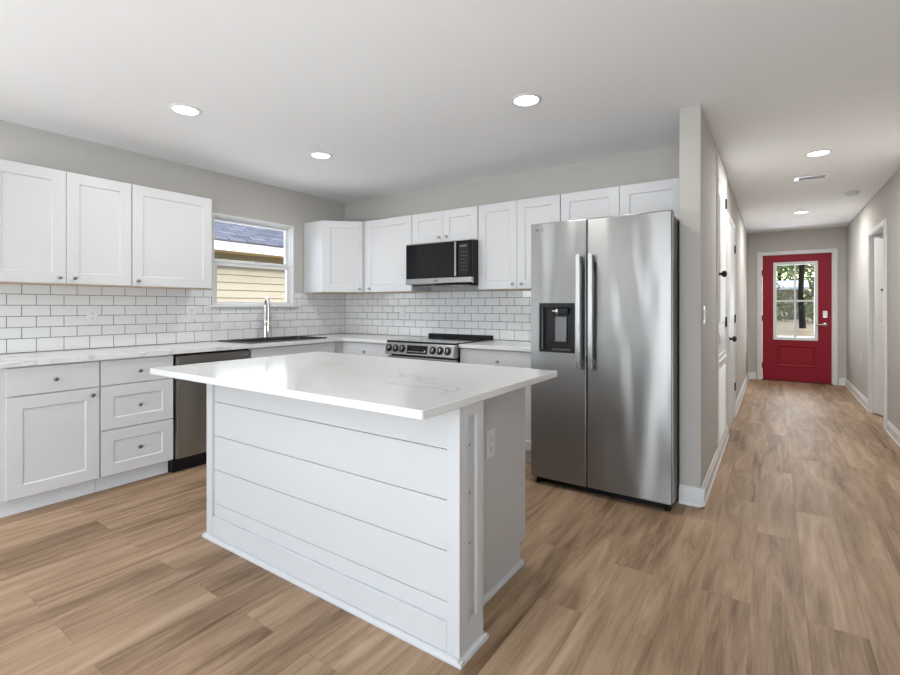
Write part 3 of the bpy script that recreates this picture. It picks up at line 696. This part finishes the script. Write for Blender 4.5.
outlet('white outlet low on the hall right wall', Vector((RX, 4.02, .585)), Y_, -X_)
outlet('white switch on the hall wall next to the refrigerator', Vector((SX2, -.615, 1.18)), Y_, X_, 'light_switch', None)
outlet('white outlet on the tiles right of the sink', Vector((.009, -.42, 1.165)), Y_, X_)

# ------------------------------------------------------------------ hall doors (left wall)
def casing(b, y0, y1, z0, z1, w=.062, t=.018, x=SX2, sx=1, bottom=False):
    for a, c, p, q in ((y0-w, y0, z0, z1+w), (y1, y1+w, z0, z1+w), (y0, y1, z1, z1+w)) + (((y0, y1, z0-w, z0),) if bottom else ()):
        b.box(x, x+sx*t, a, c, p, q, .003); b.box(x+sx*t, x+sx*(t+.006), a+.012, c-.012, p+(.012 if c-a > .1 else 0), q-.012, .002)
def panel_leaf(name, x, sx, y0, y1, z0, z1, panels, parent, material='trim', t=.012):
    b = MB(); O = Vector((x, y0, z0)) ; b.box(x, x+sx*t, y0, y1, z0, z1, .001)
    for a, c, p, q in panels:
        b.box(x+sx*t, x+sx*(t+.006), a, c, p, q, .004); b.box(x+sx*(t+.006), x+sx*(t+.009), a+.02, c-.02, p+.02, q-.02, .002)
    return b.build(name, material, parent)
def hinge(parent, x, y, z, h=.09, m='bronze'):
    MB().lathe((x, y, z-h/2), (0, 0, 1), [(0, .006), (.002, .008), (h-.002, .008), (h, .006)], 12).box(x-.006, x+.001, y-.022, y+.022, z-h/2+.002, z+h/2-.002).build('hinge', m, parent)
# utility closet above, return-air grille below
t = thing('air_handler_closet', 'white utility closet door set high in the hall wall, near the refrigerator', 'closet', (SX2, .6, .14))
b = MB(); casing(b, .245, .945, .15, 2.375, .045, .010); b.box(SX2, SX2+.012, .245, .945, .745, .845, .003).box(SX2, SX2+.018, .245, .945, .775, .80, .003)
b.box(SX2, SX2+.008, .235, .955, 2.25, 2.375, .003).box(SX2, SX2+.012, .245, .945, .135, .155, .002); b.build('casing', 'trim', t)
lf = panel_leaf('door', SX2, 1, .248, .942, .85, 2.245, [(.35, .85, 1.10, 2.13), (.35, .85, .93, 1.02)], t, t=.006)
hinge(t, SX2+.014, .945, 2.16); hinge(t, SX2+.014, .945, 1.095)
MB().lathe((SX2+.006, .30, 1.49), (1, 0, 0), [(0, .026), (.005, .026), (.008, .010), (.022, .010), (.028, .021), (.040, .027), (.052, .024), (.060, .012), (.061, 0)], 22).build('knob', 'bronze', lf, 40)
b = MB(); b.box(SX2, SX2+.006, .248, .942, .157, .742)
for i in range(27): z = .175+.0205*i; b.prism([(SX2+.006, z), (SX2+.012, z-.006), (SX2+.013, z-.004), (SX2+.006, z+.010)], .265, .925, 'y')
b.build('return_air_grille', 'grille', t)
# room door
t = thing('door_2', 'closed white panel door', 'door', (SX2, 1.70, 0)); del t['category'], t['label']; struct(t, 'white panel door in the hall left wall')
b = MB(); casing(b, 1.262, 2.125, 0, 2.08, .055, .010); b.build('casing', 'trim', t)
lf = panel_leaf('door_leaf', SX2, 1, 1.265, 2.122, .012, 2.076, [(1.38, 2.01, 1.08, 1.94), (1.38, 2.01, .22, .92)], t, t=.006)
for z in (1.865, 1.10, .345): hinge(t, SX2+.014, 2.125, z)
MB().lathe((SX2+.006, 1.34, .92), (1, 0, 0), [(0, .030), (.006, .030), (.010, .012), (.03, .011), (.036, .024), (.048, .029), (.06, .026), (.068, .014), (.069, 0)], 22).build('knob', 'bronze', lf, 40)

# entry door ---------------------------------------------------------------
t = bpy.data.objects.new('door_1', None); COL.objects.link(t); t.location = (4.56, HY, 0); struct(t, 'red front door with a four-pane window')
D0, D1, DT = 4.102, 5.014, 2.085
b = MB(); w_ = .062
for a, c, p, q in ((DX0-w_+.02, DX0+.02, 0, DZ+w_-.02), (DX1-.02, DX1+w_-.02, 0, DZ+w_-.02), (DX0+.02, DX1-.02, DZ-.02, DZ+w_-.02)): b.box(a, c, HY-.018, HY-.0005, p, q, .003)
b.box(DX0+.0005, D0-.003, HY, HY+.14, 0, DZ-.0005).box(D1+.003, DX1-.0005, HY, HY+.14, 0, DZ-.0005).box(D0-.003, D1+.003, HY, HY+.14, DT+.003, DZ-.0005)
b.build('door_frame', 'trim', t)
Y0, Y1 = HY+.004, HY+.048
G0, G1, GZ0, GZ1 = 4.264, 4.832, .695, 1.955
b = MB(); b.box(D0, G0, Y0, Y1, .012, DT).box(G1, D1, Y0, Y1, .012, DT).box(G0, G1, Y0, Y1, GZ1, DT).box(G0, G1, Y0, Y1, .012, GZ0)
lf = b.build('door_leaf', 'red', t)
b = MB(); 
def sunk(b, x0, x1, z0, z1):
    O = Vector((x0, Y0, z0)); 
    for m_, d in (): pass
    b.panel(O, X_, Z_, -Y_, x1-x0, z1-z0, t=.012, rail=.020, rec=.011, ch=.016, edge=.005)
    b.box(x0+.05, x1-.05, Y0-.006, Y0-.001, z0+.05, z1-.05, .004)
sunk(b, 4.30, 4.82, .245, .60); b.build('lower_panel', 'red', lf)
b = MB()
def yframe(b, x0, x1, z0, z1, y0, y1, w): b.box(x0, x0+w, y0, y1, z0, z1, .003).box(x1-w, x1, y0, y1, z0, z1, .003).box(x0+w, x1-w, y0, y1, z1-w, z1, .003).box(x0+w, x1-w, y0, y1, z0, z0+w, .003)
yframe(b, G0-.012, G1+.012, GZ0-.012, GZ1+.012, Y0-.014, Y1+.012, .046)
gc = (G0+G1)/2; zc = 1.325
b.box(gc-.013, gc+.013, Y0-.006, Y0+.012, GZ0+.03, GZ1-.03, .003).box(G0+.03, G1-.03, Y0-.006, Y0+.012, zc-.013, zc+.013, .003)
gf = b.build('window_frame', 'trim', lf)
MB().box(G0+.02, G1-.02, Y0+.018, Y0+.024, GZ0+.02, GZ1-.02).build('pane', 'glass', gf)
for z in (1.80, 1.04, .25): MB().lathe((D0-.004, HY-.006, z-.045), (0, 0, 1), [(0, .005), (.09, .005)], 10).box(D0-.016, D0+.002, HY-.001, HY+.003, z-.045, z+.045).build('hinge', 'bronze', t)
MB().box(4.905, 4.962, Y0-.022, Y0, 1.055, 1.165, .008, 2).build('keypad_lock', 'chrome', lf)
b = MB(); b.lathe((4.932, Y0, .945), (0, -1, 0), [(0, .032), (.006, .032), (.010, .026), (.014, .012), (.045, .011)], 22); b.tube([(4.932, Y0-.045, .945), (4.90, Y0-.052, .947), (4.85, Y0-.052, .943), (4.815, Y0-.048, .935)], [.012, .011, .009, .007], 12); b.build('lever_handle', 'chrome', lf, 40)
MB().box(D0-.02, D1+.02, HY-.02, HY+.13, .0005, .011, .003).build('threshold', 'bronze', t)

# ajar door in the right wall ------------------------------------------------
t = bpy.data.objects.new('door_3', None); COL.objects.link(t); t.location = (RX, (OY0+OY1)/2, 0); struct(t, 'white door standing ajar in the hall right wall')
b = MB(); casing(b, OY0+.02, OY1-.02, 0, OZ-.02, .060, .018, RX, -1)
b.box(RX, RX+.12, OY0+.0005, OY0+.02, 0, OZ-.0005).box(RX, RX+.12, OY1-.02, OY1-.0005, 0, OZ-.0005).box(RX, RX+.12, OY0+.02, OY1-.02, OZ-.02, OZ-.0005)
b.build('door_frame', 'trim', t)
ang = R(16.5); HU = Vector((math.sin(ang), -math.cos(ang), 0)); HN = Vector((-math.cos(ang), -math.sin(ang), 0)); HO = Vector((RX+.014, OY1-.024, .012))
b = MB(); b.obox(HO, HU, Z_, HN, 0, .86, 0, 2.03, -.035, 0, .002)
for a, c, p, q in ((.12, .74, .2, .86), (.12, .74, 1.06, 1.9)): b.obox(HO, HU, Z_, HN, a, c, p, q, 0, .006, .004).obox(HO, HU, Z_, HN, a+.03, c-.03, p+.03, q-.03, .006, .009, .002)
lf = b.build('door_leaf', 'trim', t)
MB().obox(HO, HU, Z_, HN, .205, .228, 1.395, 1.42, .009, .022, .003).build('hook', 'greypad', lf)
MB().lathe(HO + HU*.80 + Z_*.93, HN, [(0, .03), (.006, .03), (.01, .012), (.03, .011), (.04, .026), (.055, .028), (.065, .01), (.066, 0)], 18).build('knob', 'bronze', lf, 40)

# ------------------------------------------------------------------ ceiling fixtures
first = None
spots = [((1.187, -2.477), 'recessed ceiling lamp nearest the left wall cabinets'),
         ((3.030, -1.386), 'recessed ceiling lamp in front of the refrigerator'),
         ((1.183, -1.382), 'recessed ceiling lamp in front of the sink window'),
         ((4.561, .862), 'recessed hall ceiling lamp nearer the kitchen'),
         ((4.561, 3.785), 'recessed hall ceiling lamp nearer the red door')]
for (x, y), lab in spots:
    t = thing('ceiling_lamp', lab, 'lamp', (x, y, CZ), 'recessed ceiling lamps')
    if first is None:
        MB().lathe((x, y, CZ-.0002), (0, 0, -1), [(0, .092), (.003, .092), (.007, .084), (.008, .076), (.004, .072), (.0035, .0)], 40).build('trim_ring', 'plate', t, 40)
        MB().lathe((x, y, CZ-.0040), (0, 0, -1), [(0, .073), (.0008, .073), (.0012, .068), (.0012, 0)], 40).build('lens', 'lens', t, 40)
        first = t
    else:
        for ch in first.children:
            c = ch.copy(); COL.objects.link(c); c.parent = t
    l_ = light('lamp_glow', 'AREA', (x, y, CZ-.012), (0, 0, 0), DL*(2.6 if y > 0 else 1), (1, .985, .96), shape='DISK', size=.13)
t = thing('ceiling_vent', 'white air vent in the hall ceiling between the lamps', 'vent', (4.565, 1.735, CZ))
b = MB(); x0, x1, y0, y1 = 4.425, 4.705, 1.655, 1.815
b.box(x0, x1, y0, y0+.022, CZ-.008, CZ-.0003, .002).box(x0, x1, y1-.022, y1, CZ-.008, CZ-.0003, .002).box(x0, x0+.04, y0+.022, y1-.022, CZ-.008, CZ-.0003, .002).box(x1-.04, x1, y0+.022, y1-.022, CZ-.008, CZ-.0003, .002)
b.build('frame', 'plate', t)
b = MB()
for i in range(8): yy = y0+.028+.0145*i; b.prism([(yy, CZ-.0006), (yy+.002, CZ-.0006), (yy+.010, CZ-.010), (yy+.008, CZ-.010)], x0+.04, x1-.04, 'x')
b.build('slats', 'slatgrey', t)
t = thing('smoke_detector', 'round smoke detector on the hall ceiling near the right wall', 'detector', (4.959, 2.737, CZ))
MB().lathe((4.959, 2.737, CZ-.0003), (0, 0, -1), [(0, .068), (.010, .068), (.012, .060), (.026, .058), (.034, .050), (.037, .02), (.037, 0)], 32).build('housing', 'plate', t, 30)
MB().lathe((4.959, 2.737, CZ-.0125), (0, 0, -1), [(0, .0615), (.010, .0600)], 32).build('sensor_slots', 'plate', t, 30)

# ------------------------------------------------------------------ outdoors
def gz(y): return -.25 if y < 8.2 else (-.25 + (y-8.2)*.17 if y < 13 else .566 + (y-13)*.012)
b = MB(); b.prism([(-40, -.6), (80, -.6), (80, gz(80)), (13, gz(13)), (8.2, -.25), (-40, -.25)], -60, 60, 'x'); struct(b.build('ground', 'ground'))
b = MB(); b.box(3.3, 6.1, HY+2.20, HY+2.28, -.03, .64, .01); tag(b.build('porch_wall', 'fascia'), 'low white porch wall outside the front door', 'wall')
b = MB(); b.box(3.2, 6.2, HY+.16, HY+2.3, -.25, -.03, .01); tag(b.build('porch_slab', 'concrete'), 'pale concrete porch slab outside the front door', 'porch')
b = MB(); b.box(2.9, 6.5, HY+.16, HY+1.7, 2.62, 2.78); tag(b.build('sun_block_roof', 'fascia'), 'white porch roof outside the front door', 'roof')  # added out of view to keep sun patches off the hall floor
# neighbour house
h = thing('neighbour_house', 'beige sided house with grey shingle roof outside the window', 'house', (-5, 2, -.25))
b = MB(); WX = -3.05
z = -.25
while z < 2.35:
    b.prism([(WX-.02, z), (WX+.004, z), (WX+.020, z+.006), (WX+.001, z+.124), (WX-.02, z+.124)], -7, 9, 'y'); z += .125
b.build('siding', 'siding', h)
MB().box(-8.5, WX-.021, -7, 9, -.25, 2.34).build('wall_core', 'siding', h)
MB().box(-2.62, -2.59, -7.4, 9.4, 2.085, 2.235, .004).build('fascia', 'fascia', h)
MB().box(WX-.02, -2.62, -7.4, 9.4, 2.095, 2.11).build('soffit', 'soffit', h)
b = MB(); b.prism([(-2.56, 2.235), (-2.56, 2.262), (-6.2, 3.95), (-9.8, 2.262), (-9.8, 2.235), (-6.2, 3.90)], -7.5, 9.5, 'y'); b.build('roof', 'shingle', h)
# trees beyond the front door
def tree(label, x, y, hh, tr, cr, n, lm, low=1.2, seed=0):
    rnd = random.Random(seed); g0 = gz(y)-.02; t = thing('tree', label, 'tree', (x, y, g0), 'trees outside the front door')
    pts = [(x, y, g0)]; cx, cy = x, y
    for i in range(1, 7): cx += rnd.uniform(-.06, .06); cy += rnd.uniform(-.06, .06); pts.append((cx, cy, g0+hh*i/6))
    b = MB(); b.tube(pts, [tr*1.25, tr, tr*.92, tr*.85, tr*.7, tr*.5, tr*.2], 10)
    for k in range(9):
        a = rnd.uniform(0, 6.28); z0 = g0+rnd.uniform(low*.8, hh*.85); ln = rnd.uniform(.5, 1)*cr
        b.tube([(x, y, z0), (x+math.cos(a)*ln*.5, y+math.sin(a)*ln*.5, z0+.3*ln), (x+math.cos(a)*ln, y+math.sin(a)*ln, z0+.45*ln)], [tr*.3, tr*.18, tr*.05], 6)
    b.build('trunk', 'bark', t)
    b = MB(); bm = b.bm
    cl = [(rnd.gauss(0, .45)*cr, rnd.gauss(0, .45)*cr, rnd.uniform(low, hh)) for _ in range(26)]
    for i in range(n):
        c = rnd.choice(cl); p = Vector((x+c[0]+rnd.gauss(0, .22)*cr, y+c[1]+rnd.gauss(0, .22)*cr, g0+c[2]+rnd.gauss(0, .28)))
        u = Vector((rnd.uniform(-1, 1), rnd.uniform(-1, 1), rnd.uniform(-1, 1))).normalized(); v = u.cross(Vector((rnd.uniform(-1, 1), rnd.uniform(-1, 1), rnd.uniform(-1, 1)))).normalized()
        s_ = rnd.uniform(.035, .075)*(1 if y < 25 else 1.7)
        bm.faces.new([bm.verts.new(q) for q in (p-u*s_*1.4, p-v*s_*.6, p+u*s_*1.4, p+v*s_*.6)])
    me = b.build('foliage', lm, t); return t
tree('dark-trunked tree seen in the right half of the door window', 4.98, 14.0, 6.5, .07, 1.3, 4200, 'leaf', 2.3, 1)
tree('green leafy tree seen in the left half of the door window', 3.6, 18.0, 6.5, .09, 1.5, 5200, 'leaf', 2.3, 2)
tree('olive tree at the right rim of the door window', 6.5, 19.5, 6.5, .07, 1.3, 5200, 'leaf2', .3, 3)
tree('distant bushy tree behind the dark trunk', 6.6, 30, 9, .14, 2.6, 6500, 'leaf2', .2, 4)
tree('distant leafy tree behind the white-roofed shed', 2.4, 31, 10, .14, 2.9, 6500, 'leaf', .4, 5)
tree('distant green tree between the two bushy ones', 4.6, 38, 11, .14, 3.2, 6500, 'leaf', .3, 7)
tree('low olive shrub in front of the white-roofed shed', 4.1, 20.0, 1.0, .03, .7, 1500, 'leaf2', .1, 6)
h = thing('garden_shed', 'tan shed with a white roof among the trees outside the front door', 'shed', (4.0, 22.5, gz(22.5)))
MB().box(2.6, 5.3, 21.6, 23.4, gz(22), 2.0).build('walls', 'shed', h)
MB().prism([(21.3, 1.98), (23.7, 1.98), (23.7, 2.08), (22.5, 2.42), (21.3, 2.08)], 2.4, 5.5, 'x').build('roof', 'fascia', h)
MB().box(3.2, 3.8, 21.58, 21.599, 1.1, 1.7).build('window', 'blackg', h)
